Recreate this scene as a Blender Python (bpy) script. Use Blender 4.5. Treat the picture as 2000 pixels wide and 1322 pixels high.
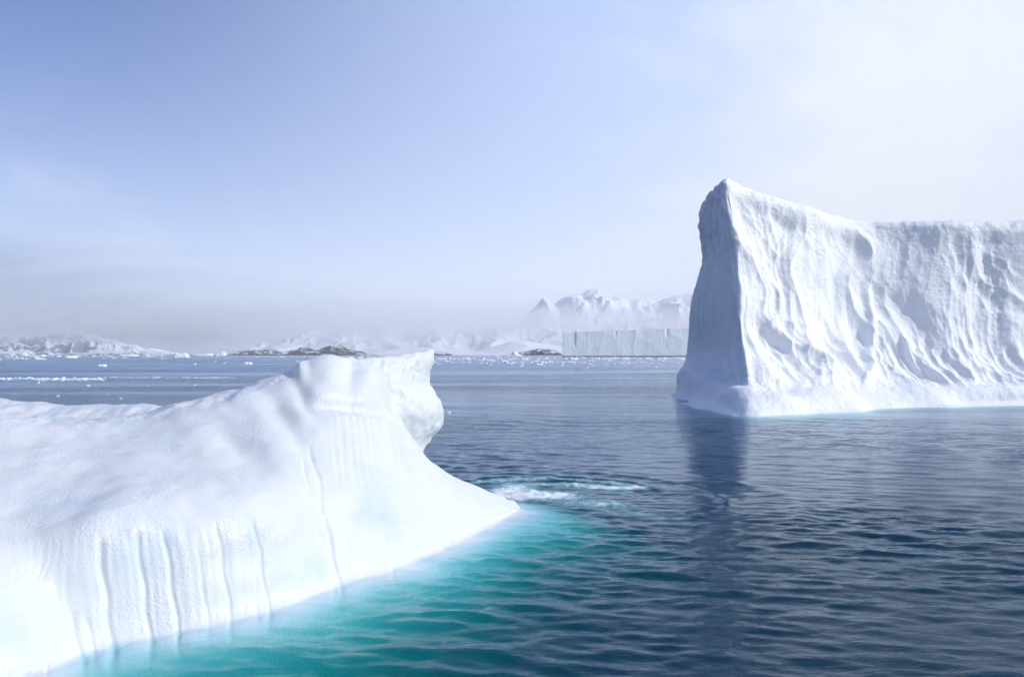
import bpy, math, random
import numpy as np
from math import radians

S = bpy.context.scene
for o in list(bpy.data.objects): bpy.data.objects.remove(o)
COL = S.collection

# ------------------------------------------------------------------ camera
H = 5.0          # eye height above the sea, m (deck of a small boat)
F = 1556.0       # focal length in photo pixels (28 mm)
HY = 691.5       # horizon row in the photo
cam = bpy.data.cameras.new('camera'); cam_o = bpy.data.objects.new('camera', cam); COL.objects.link(cam_o)
cam.sensor_width = 36.0; cam.lens = 28.0; cam.shift_y = (HY-661.0)/2000.0
cam.clip_start = 0.1; cam.clip_end = 200000.0
cam_o.location = (0, 0, H); cam_o.rotation_euler = (radians(90), 0, 0)
S.camera = cam_o

# ------------------------------------------------------------------ sun, sky, exposure
AZ, EL = radians(105), radians(30)
SUNV = (math.sin(AZ)*math.cos(EL), math.cos(AZ)*math.cos(EL), math.sin(EL))
sun = bpy.data.lights.new('sun', 'SUN'); sun.energy = 2.0; sun.angle = radians(0.55); sun.color = (1.0, 0.98, 0.95)
sun_o = bpy.data.objects.new('sun', sun); COL.objects.link(sun_o)
sun_o.rotation_euler = (math.pi/2-EL, 0, math.pi-AZ)
S.view_settings.view_transform = 'Standard'; S.view_settings.look = 'None'
S.view_settings.exposure = 0.63; S.view_settings.gamma = 1.0
S.cycles.use_denoising = True; S.cycles.use_adaptive_sampling = True; S.cycles.adaptive_threshold = 0.03; S.cycles.adaptive_min_samples = 12
S.cycles.max_bounces = 8; S.cycles.diffuse_bounces = 4; S.cycles.glossy_bounces = 2
S.cycles.transmission_bounces = 2; S.cycles.transparent_max_bounces = 12; S.cycles.volume_bounces = 4
S.cycles.caustics_reflective = False; S.cycles.caustics_refractive = False
S.cycles.sample_clamp_indirect = 4.0

W = bpy.data.worlds.new('World'); S.world = W; W.use_nodes = True
class NT:
    """tiny node-graph helper"""
    def __init__(s, tree): s.t = tree; s.t.nodes.clear()
    def n(s, typ, ins=None, **kw):
        nd = s.t.nodes.new(typ)
        for k, v in kw.items(): setattr(nd, k, v)
        for k, v in (ins or {}).items(): s.set(nd.inputs[k], v)
        return nd
    def set(s, sock, v):
        if isinstance(v, bpy.types.NodeSocket): s.t.links.new(v, sock)
        elif hasattr(v, 'outputs'): s.t.links.new(v.outputs[0], sock)
        else: sock.default_value = v
    def m(s, op, a, b=0.0, c=0.0, clamp=False):
        nd = s.n('ShaderNodeMath', {0: a, 1: b, 2: c}, operation=op, use_clamp=clamp); return nd.outputs[0]
    def ramp(s, v, a, b, lo=0.0, hi=1.0):
        return s.n('ShaderNodeMapRange', {0: v, 1: a, 2: b, 3: lo, 4: hi}, interpolation_type='SMOOTHSTEP').outputs[0]
    def mixc(s, f, a, b):
        nd = s.n('ShaderNodeMix', data_type='RGBA'); s.set(nd.inputs[0], f); s.set(nd.inputs[6], a); s.set(nd.inputs[7], b); return nd.outputs[2]
    def noise(s, vec, scale, detail=4, rough=0.5, dist=0.0):
        return s.n('ShaderNodeTexNoise', {'Vector': vec, 'Scale': scale, 'Detail': detail, 'Roughness': rough, 'Distortion': dist}).outputs[0]
    def mapping(s, vec, scale=(1, 1, 1), loc=(0, 0, 0), rot=(0, 0, 0)):
        return s.n('ShaderNodeMapping', {'Vector': vec, 'Scale': scale, 'Location': loc, 'Rotation': rot}).outputs[0]
w = NT(W.node_tree)
sky = w.n('ShaderNodeTexSky', sky_type='NISHITA'); sky.sun_disc = False
sky.sun_elevation = EL; sky.sun_rotation = AZ; sky.air_density = 1.0; sky.dust_density = 0.2; sky.ozone_density = 2.0
tc = w.n('ShaderNodeTexCoord'); gen = tc.outputs['Generated']
sp = w.n('ShaderNodeSeparateXYZ', {0: gen}); dx, dy, dz = sp.outputs
zc = w.m('MAXIMUM', dz, 0.0)
az = w.m('ARCTAN2', dx, dy)                                   # 0 = +Y, positive = right
inv = w.m('DIVIDE', 1.0, w.m('ADD', zc, 0.22))
cp = w.n('ShaderNodeCombineXYZ', {0: w.m('MULTIPLY', dx, inv), 1: w.m('MULTIPLY', dy, inv), 2: 0.0}).outputs[0]
n1 = w.noise(w.mapping(cp, (0.8, 0.75, 1), (3.1, 1.7, 0), (0, 0, 0.7)), 1.3, 7, 0.60, 0.5)
# thin veil thickening to the right, where a sheet of cloud lies
thin = w.m('MULTIPLY', w.ramp(az, -0.58, 0.22, 0.0, 0.74), w.ramp(zc, 0.42, 0.80, 1.0, 0.4))
veil = w.m('ADD', w.ramp(az, -0.20, 0.55, 0.0, 0.66), w.m('MULTIPLY', w.m('SUBTRACT', n1, 0.5), 1.7))
veil = w.m('MULTIPLY', w.ramp(veil, 0.05, 0.85), w.ramp(zc, 0.42, 0.80, 1.0, 0.35))
hor = w.m('MULTIPLY', w.m('POWER', 2.718, w.m('MULTIPLY', zc, -6.4)), 0.95)   # whitish air towards the horizon
base = w.n('ShaderNodeVectorMath', {0: sky.outputs[0], 1: (0.14, 0.31, 0.62)}, operation='MULTIPLY').outputs[0]
c1 = w.mixc(hor, w.mixc(thin, base, (3.5, 4.4, 6.5, 1)), (6.3, 6.75, 7.5, 1))
c2 = w.mixc(w.m('MULTIPLY', veil, 0.97), c1, (5.0, 5.25, 5.7, 1))
# low grey stratus along the left horizon
n3 = w.noise(w.mapping(gen, (2.2, 2.2, 14), (0.4, 0, 0)), 1.6, 4, 0.55, 0.6)
top = w.m('ADD', w.ramp(az, -0.75, -0.05, 0.15, 0.05), w.m('MULTIPLY', w.m('SUBTRACT', n3, 0.5), 0.12))
band = w.m('MULTIPLY', w.ramp(w.m('SUBTRACT', top, zc), -0.02, 0.07), w.ramp(az, 0.02, -0.5))
band = w.m('MULTIPLY', band, w.m('ADD', 0.5, w.m('MULTIPLY', n3, 0.6)))
c3 = w.mixc(w.m('MULTIPLY', band, 0.9), c2, (1.1, 1.5, 2.7, 1))
bg = w.n('ShaderNodeBackground', {0: c3, 1: 0.125})
w.n('ShaderNodeOutputWorld', {0: bg})

# ------------------------------------------------------------------ numeric helpers
rng = np.random.default_rng(7)
_perm = rng.permutation(512).astype(np.int64); _perm = np.concatenate([_perm, _perm, _perm])
_g = rng.normal(size=(512, 3)); _g /= np.linalg.norm(_g, axis=1)[:, None]
def perlin(p):
    p = np.asarray(p, float); i = np.floor(p).astype(np.int64); f = p-i; i &= 511
    u = f*f*f*(f*(f*6-15)+10); out = 0
    for a in (0, 1):
        for b in (0, 1):
            for c in (0, 1):
                h = _perm[_perm[_perm[(i[..., 0]+a) & 511]+((i[..., 1]+b) & 511)]+((i[..., 2]+c) & 511)]
                g = _g[h]
                d = g[..., 0]*(f[..., 0]-a)+g[..., 1]*(f[..., 1]-b)+g[..., 2]*(f[..., 2]-c)
                wgt = (u[..., 0] if a else 1-u[..., 0])*(u[..., 1] if b else 1-u[..., 1])*(u[..., 2] if c else 1-u[..., 2])
                out = out+wgt*d
    return out*1.5
def fbm(p, octv=4, gain=0.5, lac=2.03):
    a, t = 1.0, 0; p = np.asarray(p, float)
    for _ in range(octv): t = t+a*perlin(p); a *= gain; p = p*lac+17.3
    return t
def ridged(p, octv=4, gain=0.5):
    a, t = 1.0, 0; p = np.asarray(p, float)
    for _ in range(octv): t = t+a*(1-2*np.abs(perlin(p))); a *= gain; p = p*2.07+9.1
    return t
def facets(p, seed, tilt=1.0, rnd=0.6):
    """broken-plane relief: each Voronoi cell (2-D) gets its own tilted plane"""
    i = np.floor(p).astype(np.int64); best = np.full(p.shape[:-1], 1e9); val = np.zeros(p.shape[:-1])
    def hsh(a, b, k):
        v = np.sin(a*127.1+b*311.7+k*74.7+seed*13.37)*43758.5453; return v-np.floor(v)
    for a in (-1, 0, 1):
        for b in (-1, 0, 1):
            ci, cj = i[..., 0]+a, i[..., 1]+b
            cx, cy = ci+hsh(ci, cj, 1), cj+hsh(ci, cj, 2)
            ex, ey = p[..., 0]-cx, p[..., 1]-cy; d = ex*ex+ey*ey
            pl = (hsh(ci, cj, 3)-.5)*2*tilt*ex+(hsh(ci, cj, 4)-.5)*2*tilt*ey+(hsh(ci, cj, 5)-.5)*rnd
            m = d < best; best = np.where(m, d, best); val = np.where(m, pl, val)
    return val
def scoops(p, seed, k=1.3, tilt=.5, rnd=.5):
    """conchoidal relief: concave scars that meet in sharp crest lines"""
    i = np.floor(p).astype(np.int64); best = np.full(p.shape[:-1], 1e9)
    def hsh(a, b, q):
        v = np.sin(a*127.1+b*311.7+q*74.7+seed*13.37)*43758.5453; return v-np.floor(v)
    for a in (-2, -1, 0, 1, 2):
        for b in (-2, -1, 0, 1, 2):
            ci, cj = i[..., 0]+a, i[..., 1]+b
            ex, ey = p[..., 0]-ci-hsh(ci, cj, 1), p[..., 1]-cj-hsh(ci, cj, 2)
            best = np.minimum(best, (hsh(ci, cj, 3)-.5)*2*tilt*ex+(hsh(ci, cj, 4)-.5)*2*tilt*ey+(hsh(ci, cj, 5)-.5)*rnd+k*(ex*ex+ey*ey))
    return best-.25*k
def sm(x, a, b):
    t = np.clip((x-a)/(b-a), 0, 1); return t*t*(3-2*t)
def PXd(px, py, d): return np.array([(px-1000)/F*d, d, H-(py-HY)/F*d])
def PX0(px, py): return PXd(px, py, H*F/(py-HY))              # pixel on the sea surface
def proj(P): return 1000+P[..., 0]/P[..., 1]*F, HY-(P[..., 2]-H)/P[..., 1]*F
def loft(CP, nu, nv):
    """dense grid through control points [cols, levels, 3]; nu/nv samples per interval"""
    CP = np.asarray(CP, float)
    def dens(A, n):
        dl = np.linalg.norm(np.diff(A, axis=0), axis=2).mean(1); t = np.concatenate([[0], np.cumsum(dl)])
        T = np.gradient(A, t, axis=0); out = []
        for k, m in enumerate(n):
            h = t[k+1]-t[k]; s = np.linspace(0, 1, m, endpoint=False)
            if k == len(n)-1: s = np.linspace(0, 1, m+1)
            s = s[:, None, None]
            out.append((2*s**3-3*s**2+1)*A[k]+(s**3-2*s**2+s)*h*T[k]+(-2*s**3+3*s**2)*A[k+1]+(s**3-s**2)*h*T[k+1])
        return np.concatenate(out)
    return np.swapaxes(dens(np.swapaxes(dens(CP, nu), 0, 1), nv), 0, 1)
def normals(P):
    n = np.cross(np.gradient(P, axis=0), np.gradient(P, axis=1)); l = np.linalg.norm(n, axis=2, keepdims=True); return n/np.maximum(l, 1e-9)
def mesh_from(name, V, Q, mat, smooth=True, parent=None):
    me = bpy.data.meshes.new(name); V = np.ascontiguousarray(V.reshape(-1, 3), np.float32); Q = np.ascontiguousarray(Q, np.int32)
    me.vertices.add(len(V)); me.vertices.foreach_set('co', V.ravel())
    k = Q.shape[1]; me.loops.add(Q.size); me.loops.foreach_set('vertex_index', Q.ravel())
    me.polygons.add(len(Q)); me.polygons.foreach_set('loop_start', np.arange(0, Q.size, k, dtype=np.int32))
    me.polygons.foreach_set('loop_total', np.full(len(Q), k, np.int32))
    me.polygons.foreach_set('use_smooth', np.full(len(Q), smooth)); me.update(calc_edges=True); me.validate()
    me.materials.append(mat); o = bpy.data.objects.new(name, me); COL.objects.link(o)
    if parent: o.parent = parent
    return o
def grid_quads(nu, nv, off=0, flip=False, wrap_u=False):
    a = np.arange(nu*nv).reshape(nu, nv)
    if wrap_u: a = np.concatenate([a, a[:1]])
    q = np.stack([a[:-1, :-1], a[1:, :-1], a[1:, 1:], a[:-1, 1:]], -1).reshape(-1, 4)+off
    return q[:, ::-1] if flip else q
def grid_mesh(name, P, mat, flip=False, parent=None, wrap_u=False):
    return mesh_from(name, P, grid_quads(P.shape[0], P.shape[1], 0, flip, wrap_u), mat, True, parent)
def tag(o, label=None, cat=None, group=None, kind=None):
    for k, v in (('label', label), ('category', cat), ('group', group), ('kind', kind)):
        if v: o[k] = v
    return o
def thing(name, label, cat, loc=(0, 0, 0), group=None):
    o = bpy.data.objects.new(name, None); o.location = loc; o.empty_display_size = 0.5; COL.objects.link(o); return tag(o, label, cat, group)
def to_parent(o, root):
    """parent a world-space mesh to its thing without moving it"""
    o.data.transform(__import__('mathutils').Matrix.Translation(-root.location)); o.parent = root; return o

# ------------------------------------------------------------------ materials
def mat(name):
    m = bpy.data.materials.new(name); m.use_nodes = True; return m, NT(m.node_tree)
def ice_material(name, col=(0.86, 0.89, 0.93), blue=(0.60, 0.76, 0.90), fine=9.0, mid=1.4, bump=0.05, sss=0.0, rough=0.5, bubbles=0.0, blue_amt=0.35, strat=0.0):
    m, t = mat(name); pos = t.n('ShaderNodeNewGeometry').outputs['Position']
    a = t.noise(pos, mid*0.35, 5, 0.55, 0.3); f = t.noise(pos, fine, 6, 0.6)
    cmix = t.m('MULTIPLY', t.ramp(a, 0.50, 0.72), blue_amt)
    c = t.mixc(cmix, (*col, 1), (*blue, 1))
    h = t.m('ADD', t.m('MULTIPLY', f, 0.5), t.m('MULTIPLY', t.noise(pos, mid, 5, 0.6), 1.0))
    if bubbles:
        v = t.n('ShaderNodeTexVoronoi', {'Vector': pos, 'Scale': bubbles}, feature='SMOOTH_F1'); v.inputs['Smoothness'].default_value = 0.4
        h = t.m('ADD', h, t.m('MULTIPLY', v.outputs[0], t.ramp(t.noise(pos, 0.9, 3, 0.5), 0.35, 0.7, 0.1, 1.1)))
    if strat:
        h = t.m('ADD', h, t.m('MULTIPLY', t.noise(t.mapping(pos, (0.15, 0.15, 1.2)), 3.0, 4, 0.6), strat))
    b = t.n('ShaderNodeBump', {'Height': h, 'Distance': bump, 'Strength': 0.8})
    p = t.n('ShaderNodeBsdfPrincipled', {'Base Color': c, 'Roughness': rough, 'IOR': 1.31, 'Normal': b})
    if sss:
        p.inputs['Subsurface Weight'].default_value = sss; p.inputs['Subsurface Radius'].default_value = (0.25, 0.6, 1.0); p.inputs['Subsurface Scale'].default_value = 0.22
    t.n('ShaderNodeOutputMaterial', {0: p}); return m
M_ICE_NEAR = ice_material('melted glacier ice', (0.72, 0.75, 0.775), (0.54, 0.68, 0.78), 26, 2.2, 0.013, 0.25, 0.33, 19.0, 0.5)
M_ICE_CLIFF = ice_material('cliff ice', (0.89, 0.91, 0.94), (0.76, 0.84, 0.92), 3.0, 0.7, 0.16, 0.0, 0.6, 0, 0.30, 0.18)
M_ICE_FAR = ice_material('tabular berg ice', (0.70, 0.79, 0.90), (0.66, 0.78, 0.90), 0.5, 0.07, 0.5, 0.0, 0.7, 0, 0.35)
M_FLOE = ice_material('floating ice', (0.86, 0.885, 0.92), (0.62, 0.78, 0.92), 2.0, 0.5, 0.15, 0.0, 0.6, 0, 0.25)

m, t = mat('sea water'); M_SEA = m
pos = t.n('ShaderNodeNewGeometry').outputs['Position']
slick = t.n('ShaderNodeAttribute', attribute_name='slick').outputs['Fac']
foamA = t.n('ShaderNodeAttribute', attribute_name='foam').outputs['Fac']
lane = t.noise(t.mapping(pos, (0.006, 0.035, 1), rot=(0, 0, 0.12)), 1.0, 4, 0.6, 0.4)
lane = t.ramp(lane, 0.36, 0.62, 0.35, 1.0)
r0 = t.noise(t.mapping(pos, (1.0, 1.9, 1), rot=(0, 0, 0.25)), 4.6, 3, 0.55, 0.6)
r1 = t.noise(t.mapping(pos, (0.8, 1.6, 1), rot=(0, 0, -0.2)), 1.1, 3, 0.6, 0.5)
r2 = t.noise(t.mapping(pos, (0.7, 1.6, 1), rot=(0, 0, 0.1)), 0.22, 3, 0.62, 0.4)
chop = t.n('ShaderNodeAttribute', attribute_name='chop').outputs['Fac']
lost = t.n('ShaderNodeAttribute', attribute_name='lost').outputs['Fac']; lost2 = t.n('ShaderNodeAttribute', attribute_name='lost2').outputs['Fac']
hh = t.m('ADD', t.m('MULTIPLY', r0, 0.036), t.m('ADD', t.m('MULTIPLY', r1, t.m('MULTIPLY_ADD', lost, 0.17, 0.03)), t.m('MULTIPLY', r2, t.m('MULTIPLY_ADD', lost2, 0.6, 0.02))))
hh = t.m('MULTIPLY', hh, t.m('MULTIPLY', lane, t.m('SUBTRACT', 1.0, t.m('MULTIPLY', slick, 0.8))))
bmp = t.n('ShaderNodeBump', {'Height': hh, 'Distance': 1.0, 'Strength': 0.75})
ndi = t.n('ShaderNodeVectorMath', {0: bmp, 1: t.n('ShaderNodeNewGeometry').outputs['Incoming']}, operation='DOT_PRODUCT').outputs['Value']
fr = t.m('MULTIPLY_ADD', t.m('POWER', t.m('SUBTRACT', 1.0, t.m('ABSOLUTE', ndi), clamp=True), 6.2), 0.985, 0.009)   # same from above and below; reflections thinned near Brewster's angle by a polarised view
gl = t.n('ShaderNodeBsdfGlossy', {'Color': (0.86, 0.93, 1.0, 1), 'Roughness': chop, 'Normal': bmp})
tr = t.n('ShaderNodeBsdfTransparent', {0: (0.97, 0.98, 0.98, 1)})
df = t.n('ShaderNodeBsdfDiffuse', {0: (0.003, 0.036, 0.070, 1)})
body = t.n('ShaderNodeAddShader', {0: tr, 1: df})
surf = t.n('ShaderNodeMixShader', {0: fr, 1: body, 2: gl})
fn = t.noise(t.mapping(pos, (1, 1.5, 1)), 3.6, 8, 0.72, 1.2)
fmask = t.ramp(t.m('ADD', fn, t.m('MULTIPLY', foamA, 0.55)), 0.74, 0.98)
fmask = t.m('MULTIPLY', fmask, t.ramp(foamA, 0.02, 0.3))
milk = t.m('MULTIPLY', t.ramp(t.m('ADD', foamA, t.m('MULTIPLY', t.m('SUBTRACT', fn, .5), .5)), 0.05, 0.6), 0.6)
surf = t.n('ShaderNodeMixShader', {0: milk, 1: surf, 2: t.n('ShaderNodeBsdfDiffuse', {0: (0.22, 0.50, 0.52, 1)})})
foam = t.n('ShaderNodeBsdfDiffuse', {0: (0.75, 0.82, 0.84, 1)})
surf = t.n('ShaderNodeMixShader', {0: fmask, 1: surf, 2: foam})
va = t.n('ShaderNodeVolumeAbsorption', {0: (0.34, 0.790, 0.765, 1), 1: 2.25})
t.n('ShaderNodeOutputMaterial', {0: surf, 1: va})

def terrain_material(name, rock=(0.075, 0.07, 0.072), snow=(0.85, 0.87, 0.9), scale=0.01, lo=0.55, hi=0.75, nz=0.5):
    m, t = mat(name); g = t.n('ShaderNodeNewGeometry'); pos = g.outputs['Position']
    nzv = t.n('ShaderNodeSeparateXYZ', {0: g.outputs['Normal']}).outputs[2]
    n = t.noise(pos, scale, 7, 0.65, 0.3)
    k = t.ramp(t.m('ADD', nzv, t.m('MULTIPLY', t.m('SUBTRACT', n, 0.5), nz)), lo, hi)
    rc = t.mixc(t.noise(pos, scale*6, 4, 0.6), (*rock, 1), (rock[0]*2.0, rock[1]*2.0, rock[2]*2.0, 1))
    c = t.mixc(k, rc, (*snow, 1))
    b = t.n('ShaderNodeBump', {'Height': n, 'Distance': 0.3/scale*0.2, 'Strength': 0.6})
    p = t.n('ShaderNodeBsdfPrincipled', {'Base Color': c, 'Roughness': 0.85, 'Normal': b, 'Specular IOR Level': 0.2})
    t.n('ShaderNodeOutputMaterial', {0: p}); return m
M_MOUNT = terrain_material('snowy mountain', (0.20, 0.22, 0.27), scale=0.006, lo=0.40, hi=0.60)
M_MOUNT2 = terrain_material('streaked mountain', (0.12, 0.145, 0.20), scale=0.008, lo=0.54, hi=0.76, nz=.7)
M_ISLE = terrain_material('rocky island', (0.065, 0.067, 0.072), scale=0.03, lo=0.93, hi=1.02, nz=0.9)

# ------------------------------------------------------------------ sea
def axis(dense0, dense1, step, g0, g1, lim0, lim1):
    mid = list(np.arange(dense0, dense1, step)); up, dn = [], []
    s, v = step, mid[-1]
    while v < lim1: s *= g1; v += s; up.append(min(v, lim1))
    s, v = step, mid[0]
    while v > lim0: s *= g0; v -= s; dn.append(max(v, lim0))
    return np.array(dn[::-1]+mid+up)
LIM = 20000.0
xs = axis(-5.5, 11, 0.08, 1.05, 1.03, -LIM, LIM); ys = axis(11, 31, 0.075, 1.3, 1.022, -LIM, LIM)
GX, GY = np.meshgrid(xs, ys, indexing='ij')
sx = np.maximum(np.gradient(xs)[:, None], np.gradient(ys)[None, :])
r2 = np.random.default_rng(3); Zs = np.zeros_like(GX)
gust = 0.75+0.5*perlin(np.stack([GX*0.05, GY*0.09, GX*0+3.3], -1))
WARP = [1.3*perlin(np.stack([GX/q, GY/q, GX*0+q*5], -1)) for q in (4.0, 9.0, 21.0)]
lamb = np.concatenate([np.geomspace(0.3, 3.2, 66), np.geomspace(3.5, 9, 8)])
for L in lamb:
    th = r2.normal(0.12, 0.36 if L < 3.3 else 0.25); kx, ky = math.sin(th)*2*math.pi/L, math.cos(th)*2*math.pi/L
    A = 0.0088*L**0.78*min(1.0, (0.9/L))**0.9 if L < 3.3 else 0.006
    fade = sm(L/sx, 2.5, 5.0)
    wv = np.sin(kx*GX+ky*GY+r2.uniform(0, 6.28)+(WARP[0] if L < .8 else WARP[1] if L < 1.9 else WARP[2]))
    Zs += A*fade*(wv+0.22*(2*wv*wv-1))*gust
shore = [(60, 1322), (215, 1262), (440, 1215), (560, 1183), (665, 1143), (770, 1112), (870, 1072), (945, 1037), (1000, 1008), (1022, 992)]
shp = [PX0(*q)[:2] for q in shore]+[np.array([-.1, 26.9]), np.array([-.9, 27.5])]; dsh = np.full(GX.shape, 1e9)
for a_, b_ in zip(shp[:-1], shp[1:]):
    e_ = b_-a_; tt_ = np.clip(((GX-a_[0])*e_[0]+(GY-a_[1])*e_[1])/(e_@e_), 0, 1); dsh = np.minimum(dsh, np.hypot(GX-a_[0]-tt_*e_[0], GY-a_[1]-tt_*e_[1]))
Zs *= .38+.62*sm(dsh, 0.1, 1.6)
# slick of upwelling melt water around the toe of the near berg, with ring crests and foam
cx0, cy0 = 1.2, 27.5
rr = np.hypot((GX-cx0), (GY-cy0)*0.95); ang = np.arctan2(GX-cx0, GY-cy0)
def blob(px, py, rx, ry):
    c = PX0(px, py); return np.exp(-((GX-c[0])/rx)**2-((GY-c[1])/ry)**2)
slickA = np.clip(0.8*blob(1300, 960, 3.2, 3.6)+0.6*blob(1290, 900, 4, 5)+0.7*blob(1600, 965, 8, 3.0)+0.6*blob(1200, 1010, 2, 1.5)+0.7*blob(1580, 900, 9, 9)+0.55*blob(1430, 1030, 3.5, 5), 0, .85)
Zs *= 1-0.72*slickA
wob = 0.35*perlin(np.stack([GX*0.35, GY*0.35, GX*0], -1))
for R, wd, am, a0, a1 in ((4.6, 0.22, 0.075, -0.9, 1.3), (6.1, 0.3, 0.05, 0.3, 1.9), (3.6, 0.18, -0.03, -0.5, 1.6), (8.2, 0.4, 0.045, 0.9, 2.2)):
    Zs += am*np.exp(-((rr-R-wob)/wd)**2)*sm(ang, a0-.25, a0+.25)*(1-sm(ang, a1-.3, a1+.3))
foamv = np.clip(1.15*blob(1055, 968, 1.5, 0.9)+0.9*blob(1000, 958, 0.9, 1.6)+0.75*blob(1215, 953, 1.3, 0.35)+0.45*blob(1190, 985, 0.8, 0.6)+0.38*blob(1120, 985, 1.6, 0.9)+0.30*blob(1235, 1003, 1.5, 0.9)+0.18*blob(1320, 1030, 1.6, 1.0)+0.4*blob(1120, 948, 1.6, 0.5), 0, 1)
foamv = np.clip(foamv+.55*np.exp(-((rr-4.15-wob)/.30)**2)*sm(ang, -1.0, -.5)*(1-sm(ang, .7, 1.3))+.35*np.exp(-((rr-2.9-1.5*wob)/.35)**2)*sm(ang, -.4, .1)*(1-sm(ang, 1.2, 1.7)), 0, 1)
Zs += 0.10*foamv*np.clip(fbm(np.stack([GX*2.3, GY*2.3, GX*0], -1), 3)+.3, 0, 2)
nx_, ny_ = GX.shape
V = np.stack([GX, GY, Zs], -1).reshape(-1, 3); Q = grid_quads(nx_, ny_, 0)
b0 = len(V); cor = [0, ny_-1, nx_*ny_-1, (nx_-1)*ny_]
Vb = V[cor].copy(); Vb[:, 2] = -70.0
V = np.concatenate([V, Vb])
sea = mesh_from('sea', V, Q, M_SEA)
sea['kind'] = 'structure'
# a_t: sides and bottom closing the water body
import bmesh
bm = bmesh.new(); bm.from_mesh(sea.data); bm.verts.ensure_lookup_table()
idx = np.arange(nx_*ny_).reshape(nx_, ny_)
edges = [(idx[:, 0], 0, 3), (idx[-1, :], 3, 2), (idx[::-1, -1], 2, 1), (idx[0, ::-1], 1, 0)]
for line, a, b in edges:
    bm.faces.new([bm.verts[int(i)] for i in line[::-1]]+[bm.verts[b0+a], bm.verts[b0+b]])
bm.faces.new([bm.verts[b0+k] for k in (0, 1, 2, 3)])
bm.to_mesh(sea.data); bm.free()
for nm, arr in (('slick', slickA), ('foam', foamv), ('chop', 0.03+0.22*sm(sx, 0.4, 5.0)), ('lost', sm(sx, 0.08, 0.55)), ('lost2', sm(sx, 0.5, 3.0))):
    at = sea.data.attributes.new(nm, 'FLOAT', 'POINT'); v = np.zeros(len(sea.data.vertices), np.float32); v[:arr.size] = arr.ravel(); at.data.foreach_set('value', v)

# ------------------------------------------------------------------ tall iceberg on the right
def col_pts(base, foot, mids, crest, out, back, L=22, backz=None):
    """levels: deep foot, shallow foot, waterline, apron, wall foot, 3 wall points, crest, plateau, back rim, back waterline, back deep"""
    base, foot, crest = map(np.array, (base, foot, crest)); out = np.array([*out, 0.0]); back = np.array([*back, 0.0])
    if mids is None: mids = [foot+(crest-foot)*f+out*b for f, b in ((.16, -1.5), (.45, -1.5), (.75, -.6))]
    bz = crest[2] if backz is None else backz
    apr = base*0.62+foot*0.38; apr[2] = foot[2]*0.50
    p1 = crest+back*L*.4; p1[2] = crest[2]*.3+bz*.7+.3; p2 = crest+back*L; p2[2] = bz-1.5
    p3 = crest+back*(L+4); p3[2] = 0; p4 = crest+back*(L+5); p4[2] = -6
    return [base+out*8+[0, 0, -7], base+out*3.2+[0, 0, -1.2], base+out*.6+[0, 0, -.08], base, apr, foot, *map(np.array, mids), crest, p1, p2, p3, p4]
bk = (0.5, 0.866)
CPr = [
 col_pts((34, 128, 0), (36, 124, 3), None, (38, 120, 17), (-.6, .8), (.8, .5), 16),
 col_pts((25.5, 114, 0), (27, 113, 3.4), None, (29, 111, 18), (-.9, .3), (.9, .4), 18),
 col_pts(PX0(1317, 771), PXd(1345, 694, 99), [PXd(1348, 610, 98.5), PXd(1373, 500, 98), PXd(1364, 440, 97)], PXd(1376, 404, 96), (-1, 0), (.95, .3), 20, 17),
 col_pts(PX0(1350, 788), PXd(1405, 705, 87), [PXd(1395, 610, 88), PXd(1400, 500, 88), PXd(1392, 420, 87.5)], PXd(1391, 376, 87), (-1, -.1), (.95, .3), 20, 17),
 col_pts(PX0(1400, 799), PXd(1449, 738, 74.5), [PXd(1439, 620, 77), PXd(1435, 520, 78), PXd(1424, 440, 79)], PXd(1410, 359, 79.5), (-.8, -.6), (.9, .45), 20, 16.5),
 col_pts(PX0(1470, 814), PXd(1480, 746, 71.5), None, PXd(1452, 369, 80), (-.1, -1), bk, 22, 16),
 col_pts(PX0(1600, 808), PXd(1590, 748, 74.5), None, PXd(1560, 406, 82), (.2, -.97), bk, 22, 15.5),
 col_pts(PX0(1755, 799), PXd(1730, 744, 80.5), None, PXd(1700, 441, 87), (.35, -.93), bk, 22, 16.5),
 col_pts(PX0(1880, 793), PXd(1865, 744, 79.8), None, PXd(1850, 440, 86), (.3, -.95), bk, 22, 16.5),
 col_pts(PX0(2000, 791), PXd(1990, 744, 80.5), None, PXd(1985, 441, 86.5), (.2, -.97), bk, 24, 17.5),
 col_pts((60, 77.5, 0), (61, 80.5, 3.0), None, (63, 87, 18.5), (-.3, -.9), (.8, .6), 20, 20),
 col_pts((72, 76, 0), (74, 79, 3.5), None, (78, 82, 19), (-1, -.1), (1, .3), 20, 24),
 col_pts((82, 74, 0), (84, 77, 3.5), None, (86, 80, 18), (-.3, -.9), (1, .3), 22, 24),
 col_pts((94, 76, 0), (95, 79, 3.5), None, (96, 82, 17), (.1, -1), (.9, .5), 22, 20),
 col_pts((108, 84, 0), (107, 87, 3.5), None, (106, 90, 15), (.6, -.8), (.3, .9), 22, 15),
]
nu = [10, 14, 60, 60, 60, 110, 110, 110, 90, 40, 24, 24, 24, 24]
nv = [8, 10, 5, 16, 22, 48, 48, 48, 48, 26, 8, 6, 3]
P = loft(CPr, nu, nv)
N = normals(P)
if (N[300, 120]@np.array([0, -1, 0])) < 0: N = -N
iu, iv = np.arange(P.shape[0])[:, None]+np.zeros((1, P.shape[1])), np.arange(P.shape[1])[None, :]+np.zeros((P.shape[0], 1))
cu = np.concatenate([[0], np.cumsum(nu)]); cv = np.concatenate([[0], np.cumsum(nv)])
px_, py_ = proj(P)
foot_h = sm(iv, cv[4], cv[5]+10); crest_h = 1-sm(iv, cv[9]-2, cv[9]+14)
left = 1-sm(iu, cu[4]-26, cu[4]+2)                             # shaded left face
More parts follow.
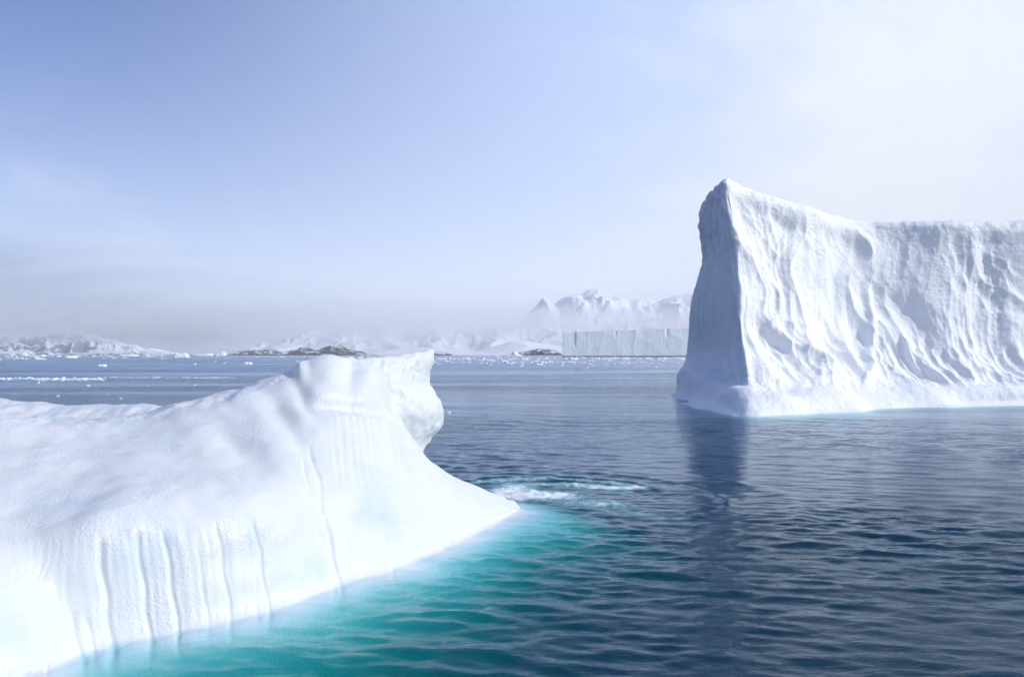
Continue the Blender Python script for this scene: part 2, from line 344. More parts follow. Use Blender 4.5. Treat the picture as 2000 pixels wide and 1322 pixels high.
sm_main = (1-left)
arc = np.cumsum(np.linalg.norm(np.diff(P[:, cv[6]], axis=0, prepend=P[:1, cv[6]]), axis=1))[:, None]+0*iv
zz = P[..., 2]
wx, wz = perlin(P*0.16+3), perlin(P*0.16+41)
lean = arc+0.02*(18-zz)**2*-0.55                               # scars drape down to the right
f1 = scoops(np.stack([lean*0.17+0.55*wx, zz*0.10+lean*.03+0.6*wz], -1), 1, 1.2, .6, .7)
f2 = scoops(np.stack([lean*0.42+zz*.16+1.1*wx+.2*perlin(P*.5), zz*0.24-lean*.10+1.1*wz], -1), 2, 1.1, .7, .8)
f3 = scoops(np.stack([lean*1.25+1.3*wx, zz*0.6+1.5*wz], -1), 3, 1.1, .9, 1.0)
flu = ridged(np.stack([lean*0.33+.35*wx, zz*0.045, 0*zz+2.2], -1), 3, .5)
low = sm(zz, 15, 6)*1.0
crest_f = 1-sm(iv, cv[9]-26, cv[9]+2)
drape = fbm(np.stack([lean*0.16+.25*wx, zz*0.05, 0*zz+7], -1), 3)
brk = sm(perlin(P*.11+9), -.15, .35)
D = sm_main*foot_h*crest_f*(1.15*f1+0.6*drape+0.50*f2*(.4+brk)+0.24*f3*(.35+brk)+0.25*low*flu)
D += left*foot_h*crest_h*(0.16*fbm(np.stack([arc*.4, zz*.12, 0*zz], -1), 4)+0.07*fbm(np.stack([arc*1.6, zz*.10, 0*zz+5], -1), 3)+0.28*sm(zz, 14, 17)*fbm(P*.45, 4))
rub = np.exp(-((iv-cv[5])/13.0)**2)
D += sm_main*rub*(0.13*fbm(P*0.9, 4)+0.06*facets(np.stack([arc*1.3, zz*1.6], -1), 5, 1, 1))
D += 0.05*fbm(P*1.3+5, 3)*sm(iv, cv[3]-4, cv[3]+10)+0.75*fbm(P*.13+15, 2)*sm(iv, cv[1], cv[3])*(1-sm(iv, cv[4], cv[5]+8))
D += (1-crest_h)*sm(iv, cv[9], cv[9]+10)*0.6*fbm(P*.18+8, 5)+0.28*sm_main*np.exp(-((iv-cv[9])/7.0)**2)*fbm(np.stack([arc*.25, zz*0+1, zz*.3], -1), 4)
# apron lip undercut just above the water, and a bright spur of ice running down the wall
spur = np.exp(-((px_-(1690+0.00016*np.abs(py_-600)**2*-1+4))/9.0)**2)*sm(py_, 540, 590)*(1-sm(py_, 735, 760))
D += 0.5*spur*(iv > cv[5]-10)*(iv < cv[9])
P = P+N*D[..., None]
berg_r = thing('iceberg', 'tall white iceberg cliff with a sharp shaded prow, at right', 'iceberg', (40, 85, 0))
nuv = P.shape
def sub(P, v0, v1): return P[:, v0:v1+1]
to_parent(grid_mesh('underwater_foot', sub(P, 0, cv[3]-3), M_ICE_CLIFF, parent=None), berg_r)
to_parent(grid_mesh('apron', sub(P, cv[3]-3, cv[5]-4), M_ICE_CLIFF), berg_r)
to_parent(grid_mesh('cliff', sub(P, cv[5]-4, cv[9]+8), M_ICE_CLIFF), berg_r)
to_parent(grid_mesh('summit', sub(P, cv[9]+8, P.shape[1]-1), M_ICE_CLIFF), berg_r)

# ------------------------------------------------------------------ near iceberg on the left
def fcol(base, sh, crest, out, back, L=4.0, k=.85, fan=False):
    base, sh, crest = map(np.array, (base, sh, crest)); o = np.array([*out, 0.0]); b = np.array([*back, 0.0])
    m1 = sh*.62+crest*.38; m1[2] += .10; m2 = sh*.28+crest*.72; m2[2] += .10
    wl = base*.5+sh*.5; wl[2] = sh[2]*.42
    if fan: ft = [base+o*10+[0, 0, -6], base+o*6.2+[0, 0, -2.1], base+o*3.4+[0, 0, -.85], base+o*1.4+[0, 0, -.22]]
    else: ft = [base+o*8.5*k+[0, 0, -7], base+o*5.4*k+[0, 0, -2.4], base+o*2.8*k+[0, 0, -.95], base+o*1.1*k+[0, 0, -.27]]
    bd = crest+b*L*.45; bd[2] = crest[2]*.72; be = crest+b*L; be[2] = -.3; bf = crest+b*(L+1.5); bf[2] = -4
    return ft+[base+o*.22+[0, 0, -.025], base, wl, sh, m1, m2, crest, bd, be, bf]
on = (.87, -.49); bkf = (-.75, .66)
CPf = [
 fcol((-16, 3, 0), (-16.6, 3.6, 1.5), (-22, 9, 3.2), on, bkf, 9),
 fcol((-10.2, 8.6, 0), (-10.8, 9.3, 1.6), (-16, 14.2, 3.3), on, bkf, 8),
 fcol(PX0(60, 1322), PXd(20, 1130, 12.9), PXd(0, 815, 18), on, bkf, 7.5),
 fcol(PX0(215, 1262), PXd(195, 1042, 14.2), PXd(200, 818, 19), on, bkf, 7),
 fcol(PX0(440, 1215), PXd(420, 1020, 15.5), PXd(400, 779, 20), on, bkf, 5.5),
 fcol(PX0(560, 1183), PXd(540, 1003, 16.5), PXd(540, 740, 20.8), on, bkf, 4.5),
 fcol(PX0(665, 1143), PXd(640, 985, 17.9), PXd(632, 697, 21.5), on, bkf, 4),
 fcol(PX0(770, 1112), PXd(745, 965, 19.3), PXd(722, 712, 22.3), on, bkf, 3.6),
 fcol(PX0(870, 1072), PXd(835, 975, 21.2), PXd(767, 790, 23.3), on, (-.6, .8), 3),
 fcol(PX0(945, 1037), PXd(915, 985, 22.9), PXd(826, 892, 24.3), (.92, -.38), (-.3, .95), 2.6),
 fcol(PX0(1000, 1008), PXd(980, 992, 24.6), PXd(915, 944, 25.2), (.99, -.1), (-.1, .99), 2.0, fan=True),
 fcol(PX0(1022, 992), PXd(1013, 988.5, 25.8), PXd(990, 978, 26.2), (.97, .25), (.05, 1), 1.4, fan=True),
 fcol((.28, 26.4, 0), (.15, 26.4, .05), (-.2, 26.5, .15), (.75, .66), (-.6, .5), 1.0, fan=True),
 fcol((-.1, 26.9, 0), (-.25, 26.85, .05), (-.6, 26.8, .15), (.3, .95), (-.9, .3), .8, fan=True),
 fcol((-.9, 27.5, 0), (-1.0, 27.3, .05), (-1.2, 27.0, .15), (-.1, .99), (-.9, .3), .8, fan=True),
]
nuf = [16, 24, 56, 80, 56, 50, 50, 50, 46, 34, 20, 14, 12, 12]
nvf = [5, 8, 10, 10, 4, 34, 34, 44, 44, 44, 20, 10, 4]
P = loft(CPf, nuf, nvf); N = normals(P)
if N[200, 104]@np.array([.8, -.5, .3]) < 0: N = -N
cu = np.concatenate([[0], np.cumsum(nuf)]); cv = np.concatenate([[0], np.cumsum(nvf)])
iv = np.arange(P.shape[1])[None, :]+np.zeros((P.shape[0], 1)); px_, py_ = proj(P)
above = sm(iv, cv[5]-3, cv[5]+6); front = 1-sm(iv, cv[10]-4, cv[10]+6)
wl_ = sm(iv, cv[5], cv[7])
D = (0.085*fbm(P*.42+2, 3)+0.035*fbm(P*1.3+7, 2))*(.12+.88*wl_)*above
def g2(x, y, sx_, sy_, rot=0.0):
    c, s = math.cos(rot), math.sin(rot); u = (px_-x)*c+(py_-y)*s; v = -(px_-x)*s+(py_-y)*c
    return np.exp(-(u/sx_)**2-(v/sy_)**2)*front
D += -.42*g2(85, 1105, 85, 75, .3)-.12*g2(140, 1190, 30, 70, -.3)+.12*g2(0, 1270, 90, 60, .7)   # hollow behind the bulge
D += -.16*g2(470, 870, 60, 26, .55)-.14*g2(560, 820, 22, 75, -.6)-.10*g2(330, 850, 80, 30, .2)
D += .13*g2(648, 735, 36, 34)+.17*g2(716, 748, 30, 30)+.12*g2(588, 724, 12, 18)-.08*g2(684, 722, 14, 30)-.18*g2(660, 792, 95, 12, .12)-.10*g2(590, 770, 14, 50, -.5)
def groove(pts, wd, amp):
    global D
    pts = np.array(pts, float); yy = np.clip(py_, pts[0, 1], pts[-1, 1]); xx = np.interp(yy, pts[:, 1], pts[:, 0])+2.2*np.sin(py_*.06+pts[0, 0])
    fade = sm(py_, pts[0, 1], pts[0, 1]+35)*(1-sm(py_, pts[-1, 1]+10, pts[-1, 1]+60))
    e = px_-xx; D = D-.62*amp*front*fade*(np.exp(-(e/wd)**2)+.35*np.exp(-((e-2.2*wd)/(2.6*wd))**2))
for pts, wd, am in ([[(196, 1040), (222, 1265)], 6.5, .15], [[(266, 1028), (295, 1252)], 5, .11], [[(319, 1028), (350, 1240)], 4.5, .10],
    [[(421, 1012), (452, 1213)], 4, .07], [[(490, 995), (507, 1080), (526, 1195)], 4, .07], [[(480, 1020), (505, 1195)], 3, .03],
    [[(605, 860), (628, 960), (634, 1005), (666, 1145)], 4.5, .09], [[(590, 880), (614, 990), (655, 1145)], 3.5, .05],
    [[(742, 985), (770, 1112)], 3.5, .04], [[(150, 1180), (163, 1280)], 5, .09], [[(172, 1190), (186, 1272)], 3, .05], [[(30, 1255), (34, 1310)], 4, .05],
    [[(80, 1262), (90, 1305)], 3, .04], [[(382, 1060), (408, 1225)], 3, .03]):
    groove(pts, wd, am)
D += (.055*fbm(P*1.9+50, 4)+.05*ridged(P*.8+60, 3)-.04)*np.exp(-((iv-cv[10])/16.0)**2)*(1-sm(px_, 770, 800))
fl = np.cos((px_-.10*(py_-780))*2*math.pi/14.5+2.0*perlin(np.stack([px_*.02, py_*.004, 0*px_], -1)))
D += .007*fl*sm(px_, 630, 665)*(1-sm(px_, 760, 785))*sm(py_, 765, 800)*(1-sm(py_, 900, 1020))*front
D += .003*np.cos((px_-.12*py_)*2*math.pi/19+3*perlin(np.stack([px_*.03, py_*.006, 0*px_+4], -1)))*sm(py_, 1010, 1060)*front*above
D += .30*fbm(P*.45+30, 3)*(1-sm(iv, cv[1], cv[3]))
P = P+N*D[..., None]
berg_l = thing('iceberg', 'low rounded white iceberg with runnels and an upturned fin, nearest at left', 'iceberg', (-5, 18, 0))
to_parent(grid_mesh('underwater_foot', sub(P, 0, cv[5]-2), M_ICE_NEAR), berg_l)
to_parent(grid_mesh('melted_slope', sub(P, cv[5]-2, P.shape[1]-1), M_ICE_NEAR), berg_l)

# rear ridge behind the near slope
def rcol(cr, d0):
    c = np.array(cr); f = c+np.array([.35, -3.6, -1.0]); f2 = c+np.array([.6, -6.0, -2.4])
    return [f2, f, c+np.array([.1, -1.2, -.26]), c, c+np.array([-.3, 1.2, -.5]), c+np.array([-.6, 3.0, -4.5]), c+np.array([-.7, 3.5, -7.0])]
CPb = [rcol(PXd(-420, 775, 22), 0), rcol(PXd(-150, 772, 24), 0), rcol(PXd(0, 778, 25), 0), rcol(PXd(60, 783, 25.2), 0), rcol(PXd(160, 789, 25.4), 0), rcol(PXd(260, 790, 25.4), 0), rcol(PXd(330, 796, 25.2), 0), rcol(PXd(400, 830, 24.6), 0), rcol(PXd(440, 960, 24), 0)]
P = loft(CPb, [12, 24, 16, 24, 24, 20, 16, 12], [16, 20, 14, 12, 10, 4]); N = normals(P)
if N[60, 30, 2] < 0: N = -N
P = P+N*(.10*fbm(P*.8+3, 4)+.03*fbm(P*3, 3))[..., None]
to_parent(grid_mesh('rear_ridge', P, M_ICE_NEAR), berg_l)

# upturned fin at the right end
rows = [  # py, left px, right px, depth, half thickness
 (1010, 700, 800, 25.2, 1.5), (930, 690, 816, 25.2, 1.5), (893, 690, 822, 25.2, 1.35), (872, 690, 829, 25.2, 1.2), (855, 688, 842, 25.2, 1.1), (832, 688, 861, 25.1, 1.15), (803, 690, 866, 25.0, 1.2),
 (775, 692, 852, 25.0, 1.05), (748, 694, 834, 25.0, .85), (725, 694, 838, 25.0, .72), (702, 698, 845, 25.0, .55), (689, 706, 846, 25.0, .34), (683.5, 745, 842, 25.0, .12)]
ths = np.linspace(0, 2*math.pi, 221)[:-1]; CPt = []
for py, xl, xr, d, th in rows:
    c = np.cos(ths); s = np.sin(ths); ex = np.sign(c)*np.abs(c)**.75; ey = np.sign(s)*np.abs(s)**.8
    x = (xl+xr)/2+(xr-xl)/2*ex; d = d+.85*(x-800)/F*25; dd = d+ey*th
    CPt.append(np.stack([(x-1000)/F*d, dd, H-(py-HY)/F*d+0*x-(.10*(1-ex) if py < 690 else 0)], -1))
P = np.swapaxes(loft(CPt, [6, 6, 10, 8, 10, 12, 12, 12, 12, 12, 8, 6], [1]*219), 0, 1)
top_c = P[:, -1].mean(0); P = np.concatenate([P, (P[:, -1:]*.45+top_c*.55), (P[:, -1:]*.02+top_c*.98)], 1)
N = normals(P)
if N[160, 60]@np.array([0, -1, 0]) < 0: N = -N
px_, py_ = proj(P)
D = .10*fbm(P*.9+11, 3)+.03*fbm(P*3.5, 3)
frn = (N[..., 1] < 0)
flt = np.abs(np.sin((px_+.25*(py_-700))*math.pi/24+1.8*perlin(np.stack([px_*.03, py_*.008, 0*px_], -1))))
D += -.045*(1-flt)**1.5*sm(py_, 698, 714)*(1-sm(py_, 742, 762))*frn*sm(px_, 720, 745)
D += .10*np.exp(-((px_-800)/50)**2-((py_-790)/26)**2)*frn-.12*np.exp(-((px_-795)/40)**2-((py_-868)/26)**2)*frn
P = P+N*D[..., None]
to_parent(grid_mesh('fin', P, M_ICE_NEAR, wrap_u=True), berg_l)

# ------------------------------------------------------------------ far tabular iceberg
dl, dr = 1345.0, 1440.0
A = np.array([*PX0(1098, HY+H*F/dl)[:2]]); A = np.array([(1098-1000)/F*dl, dl]); B = np.array([(1420-1000)/F*dr, dr])
ns, nz_ = 420, 60; s = np.linspace(0, 1, ns)
dirv = (B-A)/np.linalg.norm(B-A); inn = np.array([-dirv[1], dirv[0]]); Lw = np.linalg.norm(B-A)
hl = (HY+5.5-649)/F*dl; hr = (HY+5.5-638)/F*dr
def wall_pts(depth_fn, n): pass
rowsP = []
zt = np.concatenate([[-8, -1], np.linspace(0, 1, nz_)])
plan = A+(B-A)*s[:, None]
ht = hl+(hr-hl)*s+1.1*perlin(np.stack([s*30, s*0, s*0+4], -1))
Pw = np.zeros((ns, len(zt), 3))
for k, z in enumerate(zt):
    h = np.where(z < 0, z, z*ht); Pw[:, k, :2] = plan+inn*(0.0); Pw[:, k, 2] = h
zq = Pw[..., 2]; ss = s[:, None]*Lw+0*zq
dsp = 1.5*scoops(np.stack([ss*.035+.5*perlin(np.stack([ss*.02, zq*.02, 0*zq+ss*0], -1)), zq*.025+0*ss], -1), 4, 1.1, .5, .6)+.6*fbm(np.stack([ss*.05, zq*.02, 0*zq+ss*0], -1), 4)+.18*fbm(np.stack([ss*.2, zq*.08, zq*0+ss*0+6], -1), 3)
dsp -= 2.2*np.exp(-((ss-8)/9)**2)*sm(zq, 2, 30)*-0.6
for sc, wd, am in ((.075, 1.0, 5), (.31, 2.0, 1.5), (.62, 3.2, 2.0)):
    dsp -= am*np.exp(-((ss-sc*Lw)/wd)**2)*(sm(zq, 12, 30) if sc < .2 else sm(zq, 30, 44))
dsp -= 2.0*(1-sm(zq, 0, 2.2))
Pw[..., :2] -= inn*dsp[..., None]*1.0
Pw[0, :, :2] += 0
W_ = 170.0; face_n = inn; inn = np.array([.16, .987]); nt = 24; tt = np.linspace(0, 1, nt)[1:]
topP = np.stack([np.concatenate([Pw[:, -1, :2]+inn*W_*q, (ht+.8*q+.6*perlin(np.stack([s*12, s*0+q*6, s*0], -1)))[:, None]], 1) for q in tt], 1)
bkP = np.stack([np.concatenate([Pw[:, -1, :2]+inn*(W_+1), (ht*q)[:, None]], 1) for q in (.5, 0, -.1)], 1)
Pt = np.concatenate([Pw, topP, bkP], 1)
tab = thing('iceberg', 'flat-topped tabular iceberg on the horizon left of the tall cliff', 'iceberg', (A[0], A[1], 0))
to_parent(grid_mesh('cliff', Pt[:, :len(zt)], M_ICE_FAR), tab); to_parent(grid_mesh('flat_top', Pt[:, len(zt)-1:], M_ICE_FAR), tab)
# end walls
for e in (0, -1):
    ring = Pt[e]; c0 = ring[0]; nn = 12
    E = np.stack([ring*(1-q)+q*np.array([ring[:, 0].mean(), ring[:, 1].mean(), 0])*[1, 1, 0]+q*ring*[0, 0, 1] for q in (0, 1)], 0)
    h = len(zt); a = Pw[e]; b = a.copy(); b[:, :2] += inn*(W_+1)
    G = np.stack([a*(1-q)+b*q for q in np.linspace(0, 1, nn)], 0); G[..., :2] -= dirv*(1 if e == 0 else -1)*(1.5*fbm(G*.06, 4)*np.sin(np.linspace(0, math.pi, nn)))[..., None] if False else 0
    to_parent(grid_mesh('end_wall', G, M_ICE_FAR), tab)

# ------------------------------------------------------------------ floating ice
def berg_piece(name, label, px, py, wpx, prof, depth=.6, seed=0, group=None, cat='ice floe', lean=0.0, mat_=None):
    """prof: list of (x 0..1, height in px); stands on the sea where pixel (px centre, py waterline) falls"""
    c = PX0(px, py); sc = c[1]/F; wd = wpx*sc; n, mm = 28, 15
    pr = np.array(prof, float); u = np.linspace(0, 1, n); hz = np.interp(u, pr[:, 0], pr[:, 1])*sc
    v = np.linspace(-1, 1, mm); U, Vv = np.meshgrid(u, v, indexing='ij')
    q = np.stack([U*4, Vv*1.6, U*0+seed*3.1], -1)
    half = wd*depth*.5*np.sqrt(np.clip(1-(2*U-1)**4, 0.02, 1))
    z = hz[:, None]*(np.clip(1-np.abs(Vv-lean)**2.2, 0, 1))*(1+.28*fbm(q, 3))
    edge = (np.abs(Vv) > .99) | (U < .001) | (U > .999)
    z = np.where(edge, -.25*hz.max()-.1, np.maximum(z, .02*hz.max()))
    X = (U-.5)*wd+.05*wd*fbm(q+9, 2); Y = half*Vv*(1+.2*perlin(q+5))
    o = grid_mesh(name, np.stack([X, Y, z], -1), mat_ or M_FLOE)
    for p_ in o.data.polygons: p_.use_smooth = False
    o.location = (c[0], c[1], 0); return tag(o, label, cat, group)
blk = [(0, .5), (.1, .9), (.4, .8), (.7, 1), (1, .6)]
def pf(h, shape=None): return [(a, b*h) for a, b in (shape or blk)]
lump = [(0, .2), (.15, .7), (.35, 1), (.6, .8), (.85, .6), (1, .2)]
twin = [(0, .3), (.12, .9), (.4, 1), (.52, .5), (.62, .9), (.85, 1), (1, .3)]
wedge = [(0, 1), (.15, .85), (.4, .5), (.7, .35), (1, .1)]
peak = [(0, .05), (.3, .4), (.55, 1), (.8, .5), (1, .05)]
jag = [(0, .3), (.08, .8), (.2, 1), (.35, .8), (.55, .9), (.8, .75), (.95, .55), (1, .2)]
G = 'floating ice scattered over the sea'
PIECES = [
 ('iceberg', 'small white iceberg sloping down to the right, below the snowy left mountains', 79, 702, 23, pf(6.5, wedge)),
 ('iceberg', 'thin white iceberg directly behind the wedge-shaped one at far left', 79, 696.5, 20, pf(4.5, [(0, .2), (.5, .4), (.8, 1), (1, .4)])),
 ('ice_floe', 'twin-humped white floe right of the wedge-shaped iceberg', 138, 699.5, 22, pf(4.5, twin)),
 ('ice_floe', 'blocky white floe alone on the dark blue water at left', 200, 715.5, 16, pf(4.3)),
 ('ice_floe', 'white humped floe alone on blue water left of the near iceberg peak', 485, 711.5, 16, pf(4.0, twin)),
 ('iceberg', 'jagged bright white iceberg at the right end of the low left island', 354, 697.5, 31, pf(9, jag)),
 ('iceberg', 'white block iceberg with a shaded left side beside the rocky domes', 430, 694.8, 24, pf(9.5, [(0, .35), (.3, .55), (.55, .65), (.62, 1), (.85, .85), (1, .5)])),
 ('iceberg', 'long low white iceberg joined to the left of the shaded block', 396, 694.6, 40, pf(4.2, [(0, .2), (.3, .6), (.6, .8), (1, 1)])),
 ('iceberg', 'long white iceberg lying in front of the low left island', 252, 695.5, 36, pf(4.5, jag)),
 ('ice_floe', 'tilted white floe with a shaded end before the low left island', 293, 697.3, 14, pf(3.2, wedge)),
 ('iceberg', 'pyramid-shaped iceberg, blue on its left face, by the snowy rocks', 1003, 695.3, 34, pf(9, peak)),
 ('iceberg', 'small peaked white iceberg under the streaked left mountain', 46, 694.5, 18, pf(7, peak)),
 ('ice_floe', 'white floe left of the peaked iceberg under the streaked mountain', 24, 693.9, 12, pf(2.5, lump)),
 ('ice_floe', 'white floe between the thin iceberg and the twin-humped floe, farther off', 101, 693.4, 11, pf(2.6, wedge)),
 ('ice_floe', 'tiny white floe at the left picture edge below the mountains', 1, 703, 5, pf(2, lump)),
 ('ice_floe', 'small white floe seaward of the low left island', 222, 699.8, 9, pf(1.6, lump)),
 ('ice_floe', 'small pointed floe on open water below the shaded block iceberg', 381, 711.7, 8, pf(2.2, peak)),
 ('ice_floe', 'tiny floe right of the pointed one, nearer the horizon', 421, 706.7, 4, pf(1.6, lump)),
 ('ice_floe', 'tiny floe on blue water left of the humped one', 438, 710, 4, pf(1.5, lump)),
 ('ice_floe', 'small floe just left of the near iceberg peak, on blue water', 581, 706.5, 6, pf(1.7, lump)),
 ('ice_floe', 'small floe beside the near iceberg peak, closer to the islands', 601, 700.6, 6, pf(2.2, peak)),
 ('ice_floe', 'small floe under the left rocky dome', 552, 698, 7, pf(2, lump)),
 ('ice_floe', 'tiny floe seen over the dip in the near iceberg crest', 695, 701.5, 6, pf(1.6, lump)),
 ('ice_floe', 'lone small floe close to the right side of the near iceberg fin', 876, 805.5, 9, pf(2.6, lump)),
 ('ice_floe', 'small floe in blue chop below the left brash ice belt', 172, 753.5, 7, pf(1.8, twin)),
 ('ice_floe', 'tiny floe nearest the rear ridge of the low near iceberg', 236, 778, 5, pf(1.7, lump)),
 ('ice_floe', 'small floe on blue water above the rising left crest of the near iceberg', 381, 752, 5, pf(1.3, lump)),
 ('ice_floe', 'pointed floe just below the left end of the brash ice belt', 75, 747.5, 6, pf(2.6, peak)),
]
# floes of the belt before the tabular berg: px, waterline py, width px
for i, (x, y, wd) in enumerate([(872, 705.5, 11), (859, 702.5, 6), (886, 702.3, 7), (916, 708, 8), (938, 704.5, 10), (955, 705.3, 14), (950, 710.5, 5), (985, 705.5, 16), (997, 703.2, 9), (1024, 702.6, 17), (1018, 709.3, 8),
    (998, 711, 9), (1047, 706.3, 20), (1074, 707.3, 12), (1053, 712.7, 15), (1098, 714.2, 8), (1018, 716.5, 6), (1119, 702.5, 16), (1117, 708.3, 13), (1152, 712.2, 7), (1140, 709.5, 5), (1148, 719.5, 3),
    (971, 697.3, 8), (1221, 702, 18), (1201, 712.4, 4), (1288, 712, 6), (1300, 701.6, 14), (1330, 701.5, 14), (1180, 702, 15), (1262, 701.8, 12)]):
    pass
    PIECES.append(('ice_floe', None, x, y, wd, pf(1.6+.05*wd+.35*((i*7) % 4), [lump, twin, blk, jag][i % 4])))
k = 0
BELT = []
for i, (nm, lab, x, y, wd, prof) in enumerate(PIECES):
    o = berg_piece(nm, lab, x, y, wd, prof, .7 if nm == 'iceberg' else .8, i, G if nm == 'ice_floe' else 'small icebergs along the horizon', 'iceberg' if nm == 'iceberg' else 'ice floe')
    if lab is None: BELT.append((x, y, wd, o))
def where(x, y):
    if x < 900: a = 'just right of the near iceberg fin'
    elif x < 975: a = 'between the dark islet and the pyramid iceberg'
    elif x < 1040: a = 'below the pyramid-shaped iceberg'
    elif x < 1105: a = 'below the snowy rocks left of the tabular iceberg'
    elif x < 1210: a = 'below the left half of the tabular iceberg'
    else: a = 'below the right half of the tabular iceberg'
    return a
groups = {}
for x, y, wd, o in BELT: groups.setdefault(where(x, y), []).append((y, x, wd, o))
ordn = ['farthest', 'second farthest', 'third farthest', 'fourth farthest', 'fifth farthest', 'sixth farthest', 'seventh farthest']
for a, lst in groups.items():
    lst.sort(key=lambda q: (q[0], q[1]))
    for j, (y, x, wd, o) in enumerate(lst):
        size = 'tiny' if wd < 7 else 'small' if wd < 12 else 'long flat'
        o['label'] = f"{size} floe {a}, {'nearest' if j == len(lst)-1 else ordn[j]} of these"
# brash: uncountable crumbs of ice in belts
def brash(name, label, zones, seed):
    r = np.random.default_rng(seed); Vs, Qs = [], []
    base = np.array([[-1, -.6, -.3], [.9, -.8, -.3], [1, .7, -.3], [-.8, .9, -.3], [-.5, -.3, 1], [.5, -.4, .8], [.4, .4, 1.1], [-.45, .35, .7]])
    fq = np.array([[0, 1, 5, 4], [1, 2, 6, 5], [2, 3, 7, 6], [3, 0, 4, 7], [4, 5, 6, 7]])
    for (x0, x1, y0, y1, n, s0, s1) in zones:
        for _ in range(n):
            x = r.uniform(x0, x1); y = r.normal((y0+y1)/2, (y1-y0)/4); c = PX0(x, y); q = r.uniform(0, 1)**2.5; sz = (s0+(s1-s0)*q)
            a = r.uniform(0, 6.28); R = np.array([[math.cos(a), -math.sin(a)], [math.sin(a), math.cos(a)]])
            b = base*(1+r.uniform(-.35, .35, base.shape)); b[:, :2] = b[:, :2]@R.T*sz*[1.3, 1]; b[:, 2] *= sz*r.uniform(.25, .7)
            Qs.append(fq+8*len(Vs)); Vs.append(b+[c[0], c[1], 0])
    o = mesh_from(name, np.concatenate(Vs), np.concatenate(Qs), M_FLOE, False); return tag(o, label, 'brash ice', None, 'stuff')
brash('brash_ice', 'belt of small brash ice crumbs across the blue water at left', [(-120, 90, 737, 742, 260, .06, .38), (60, 200, 738, 743, 300, .06, .38), (190, 460, 736, 739, 300, .05, .22), (0, 300, 742, 775, 20, .05, .2), (240, 560, 738, 790, 12, .05, .16)], 1)
brash('brash_ice', 'thin brash ice scattered below the far tabular iceberg', [(840, 1345, 699, 703, 260, .3, 2.2), (850, 1345, 701, 714, 160, .2, 1.4), (1100, 1345, 698.6, 699.6, 160, .5, 2.5)], 2)
brash('brash_ice', 'line of brash ice close under the left horizon', [(-60, 330, 694, 697, 160, .8, 4.0), (0, 60, 697, 702, 40, .5, 2), (330, 760, 695, 699, 90, .6, 2.2), (200, 460, 698, 701, 40, .4, 1.2)], 3)

# ------------------------------------------------------------------ rocky islands and mountains
def terrain(name, d, sil, depth, mat_, rough=.25, nscale=1.0, nu_=220, nv_=60, seed=0, basepx=HY, sharp=1.0, lean=.55):
    """land whose skyline (px, py) is traced; d = distance of the crest"""
    sil = np.array(sil, float); px = np.linspace(sil[0, 0], sil[-1, 0], nu_); hy = np.interp(px, sil[:, 0], sil[:, 1])
    hz = np.maximum((HY-hy)/F*d+H*0, 0); v = np.linspace(-1, 1, nv_)
    U, Vv = np.meshgrid(px, v, indexing='ij'); q = np.stack([U/F*d/depth*1.6*nscale, Vv*1.6*nscale, 0*U+seed], -1)
    wob = .35*fbm(q*.6+4, 3)
    pr = np.clip(1-np.abs(Vv+wob*np.clip(1-np.abs(Vv), 0, 1)*.6), 0, 1)**sharp
    hmax = hz.max(); z = hz[:, None]*pr
    z = z+rough*hmax*(ridged(q*1.5, 5)-.9)*.5*np.clip(pr*(1-pr)*3.2+.08*pr, 0, 1)*(hz[:, None]/hmax)**.6
    edge = (np.abs(Vv) > .999); z = np.where(edge, -12, np.maximum(z, -2))
    z[0] = -12; z[-1] = -12
    Y = d+Vv*depth; X = (U-1000)/F*d*(1+.0*Vv)+wob*depth*.12
    P = np.stack([X, Y, z], -1); o = grid_mesh(name, P, mat_); o['kind'] = 'structure'; return o
terrain('rocky_island', 3300, [(440, 692), (455, 688), (470, 687), (478, 683), (490, 681.5), (505, 681), (520, 679.5), (535, 681), (548, 684), (562, 685), (575, 680.5), (588, 676.5), (596, 675.5), (604, 677), (612, 683), (625, 680.5), (636, 674), (648, 671.5), (660, 671.5), (672, 675), (680, 680), (692, 682), (702, 683), (712, 687), (725, 690), (742, 692.5)], 150, M_ISLE, .5, 1.6, 300, 60, 1, sharp=.6)
terrain('rocky_island', 3600, [(170, 692), (185, 689.5), (200, 688), (215, 688.5), (225, 687), (240, 687.5), (252, 686), (268, 687), (285, 688), (295, 690), (310, 692)], 110, M_ISLE, .5, 1.6, 160, 40, 2, sharp=.7)
terrain('rocky_islet', 2900, [(838, 692), (846, 686), (855, 684.5), (868, 685.5), (880, 688.5), (890, 692.5)], 60, M_ISLE, .4, 1.3, 90, 40, 3, sharp=.45)
terrain('rocky_island', 3200, [(990, 692.5), (1005, 689), (1015, 685), (1030, 683), (1040, 681), (1050, 678.5), (1060, 677.5), (1068, 680), (1075, 679), (1085, 681), (1092, 686), (1105, 690), (1120, 693)], 130, M_ISLE, .6, 1.8, 160, 50, 4, sharp=.6)
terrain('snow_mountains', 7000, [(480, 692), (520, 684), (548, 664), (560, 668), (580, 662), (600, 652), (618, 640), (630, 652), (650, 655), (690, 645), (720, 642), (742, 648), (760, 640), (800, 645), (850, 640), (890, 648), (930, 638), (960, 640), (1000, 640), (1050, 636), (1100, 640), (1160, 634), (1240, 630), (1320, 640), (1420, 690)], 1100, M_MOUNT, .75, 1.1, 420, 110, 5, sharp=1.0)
terrain('snow_slope', 5000, [(690, 692), (740, 684), (790, 676), (840, 677), (880, 681), (930, 684), (965, 675), (1000, 665), (1030, 664), (1060, 670), (1100, 676), (1180, 684), (1260, 692)], 500, M_MOUNT, .2, .7, 200, 60, 6, sharp=.8)
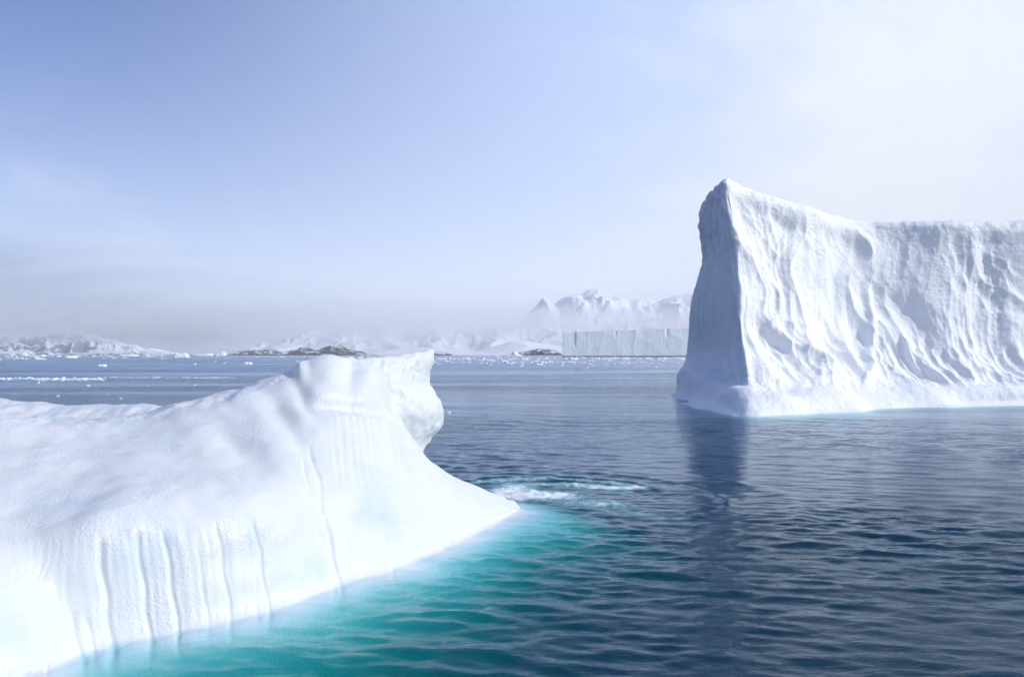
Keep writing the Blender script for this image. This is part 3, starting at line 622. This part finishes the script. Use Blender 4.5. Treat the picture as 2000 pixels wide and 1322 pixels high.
terrain('snow_mountains', 7500, [(-320, 690), (-200, 640), (-100, 648), (-40, 640), (20, 655), (60, 650), (90, 655), (130, 645), (180, 655), (220, 668), (260, 676), (330, 690)], 420, M_MOUNT2, 1.1, 1.1, 300, 90, 7)
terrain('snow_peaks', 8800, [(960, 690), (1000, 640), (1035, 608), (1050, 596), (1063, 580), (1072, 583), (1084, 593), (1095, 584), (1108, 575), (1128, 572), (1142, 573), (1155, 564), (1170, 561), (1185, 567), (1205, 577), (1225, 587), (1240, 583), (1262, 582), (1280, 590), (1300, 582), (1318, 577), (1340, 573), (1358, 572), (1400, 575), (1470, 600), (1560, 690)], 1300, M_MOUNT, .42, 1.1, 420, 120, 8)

# ------------------------------------------------------------------ air: haze and a low fog bank
def box(name, x0, x1, y0, y1, z0, z1, mt):
    V = np.array([[x, y, z] for x in (x0, x1) for y in (y0, y1) for z in (z0, z1)], float)
    Qb = np.array([[0, 1, 3, 2], [4, 6, 7, 5], [0, 4, 5, 1], [2, 3, 7, 6], [0, 2, 6, 4], [1, 5, 7, 3]])
    return mesh_from(name, V, Qb, mt, False)
m, t = mat('haze air')
pv = t.n('ShaderNodeVolumePrincipled', {'Color': (0.97, 0.98, 1.0, 1), 'Density': 7.5e-5, 'Anisotropy': 0.0}); t.n('ShaderNodeOutputMaterial', {1: pv})
hz = box('haze', -LIM-500, LIM+500, -LIM-500, LIM+500, -71.5, 960, m); tag(hz, kind='stuff')
m, t = mat('fog'); M_FOG = m
g = t.n('ShaderNodeTexCoord').outputs['Generated']; s_ = t.n('ShaderNodeSeparateXYZ', {0: g}).outputs
obp = t.n('ShaderNodeTexCoord').outputs['Object']
def bell(v, p=1.0): return t.m('POWER', t.m('MULTIPLY', t.m('MULTIPLY', v, t.m('SUBTRACT', 1.0, v)), 4.0, clamp=True), p)
dn = t.m('MULTIPLY', bell(s_[2], 1.6), t.m('MULTIPLY', bell(s_[0], .7), bell(s_[1], .7)))
nn = t.noise(t.mapping(obp, (0.0006, 0.0006, 0.004)), 1.0, 4, .55)
dn = t.m('MULTIPLY', dn, t.ramp(nn, .3, .7, .25, 1.0))
pv = t.n('ShaderNodeVolumePrincipled', {'Color': (0.985, 0.99, 1.0, 1), 'Density': t.m('MULTIPLY', dn, 2.2e-3), 'Anisotropy': 0.1}); t.n('ShaderNodeOutputMaterial', {1: pv})
fb = box('fog_bank', -6500, 4500, 5300, 7600, 60, 400, M_FOG); tag(fb, 'pale fog bank lying across the feet of the far mountains', 'fog', None, 'stuff')
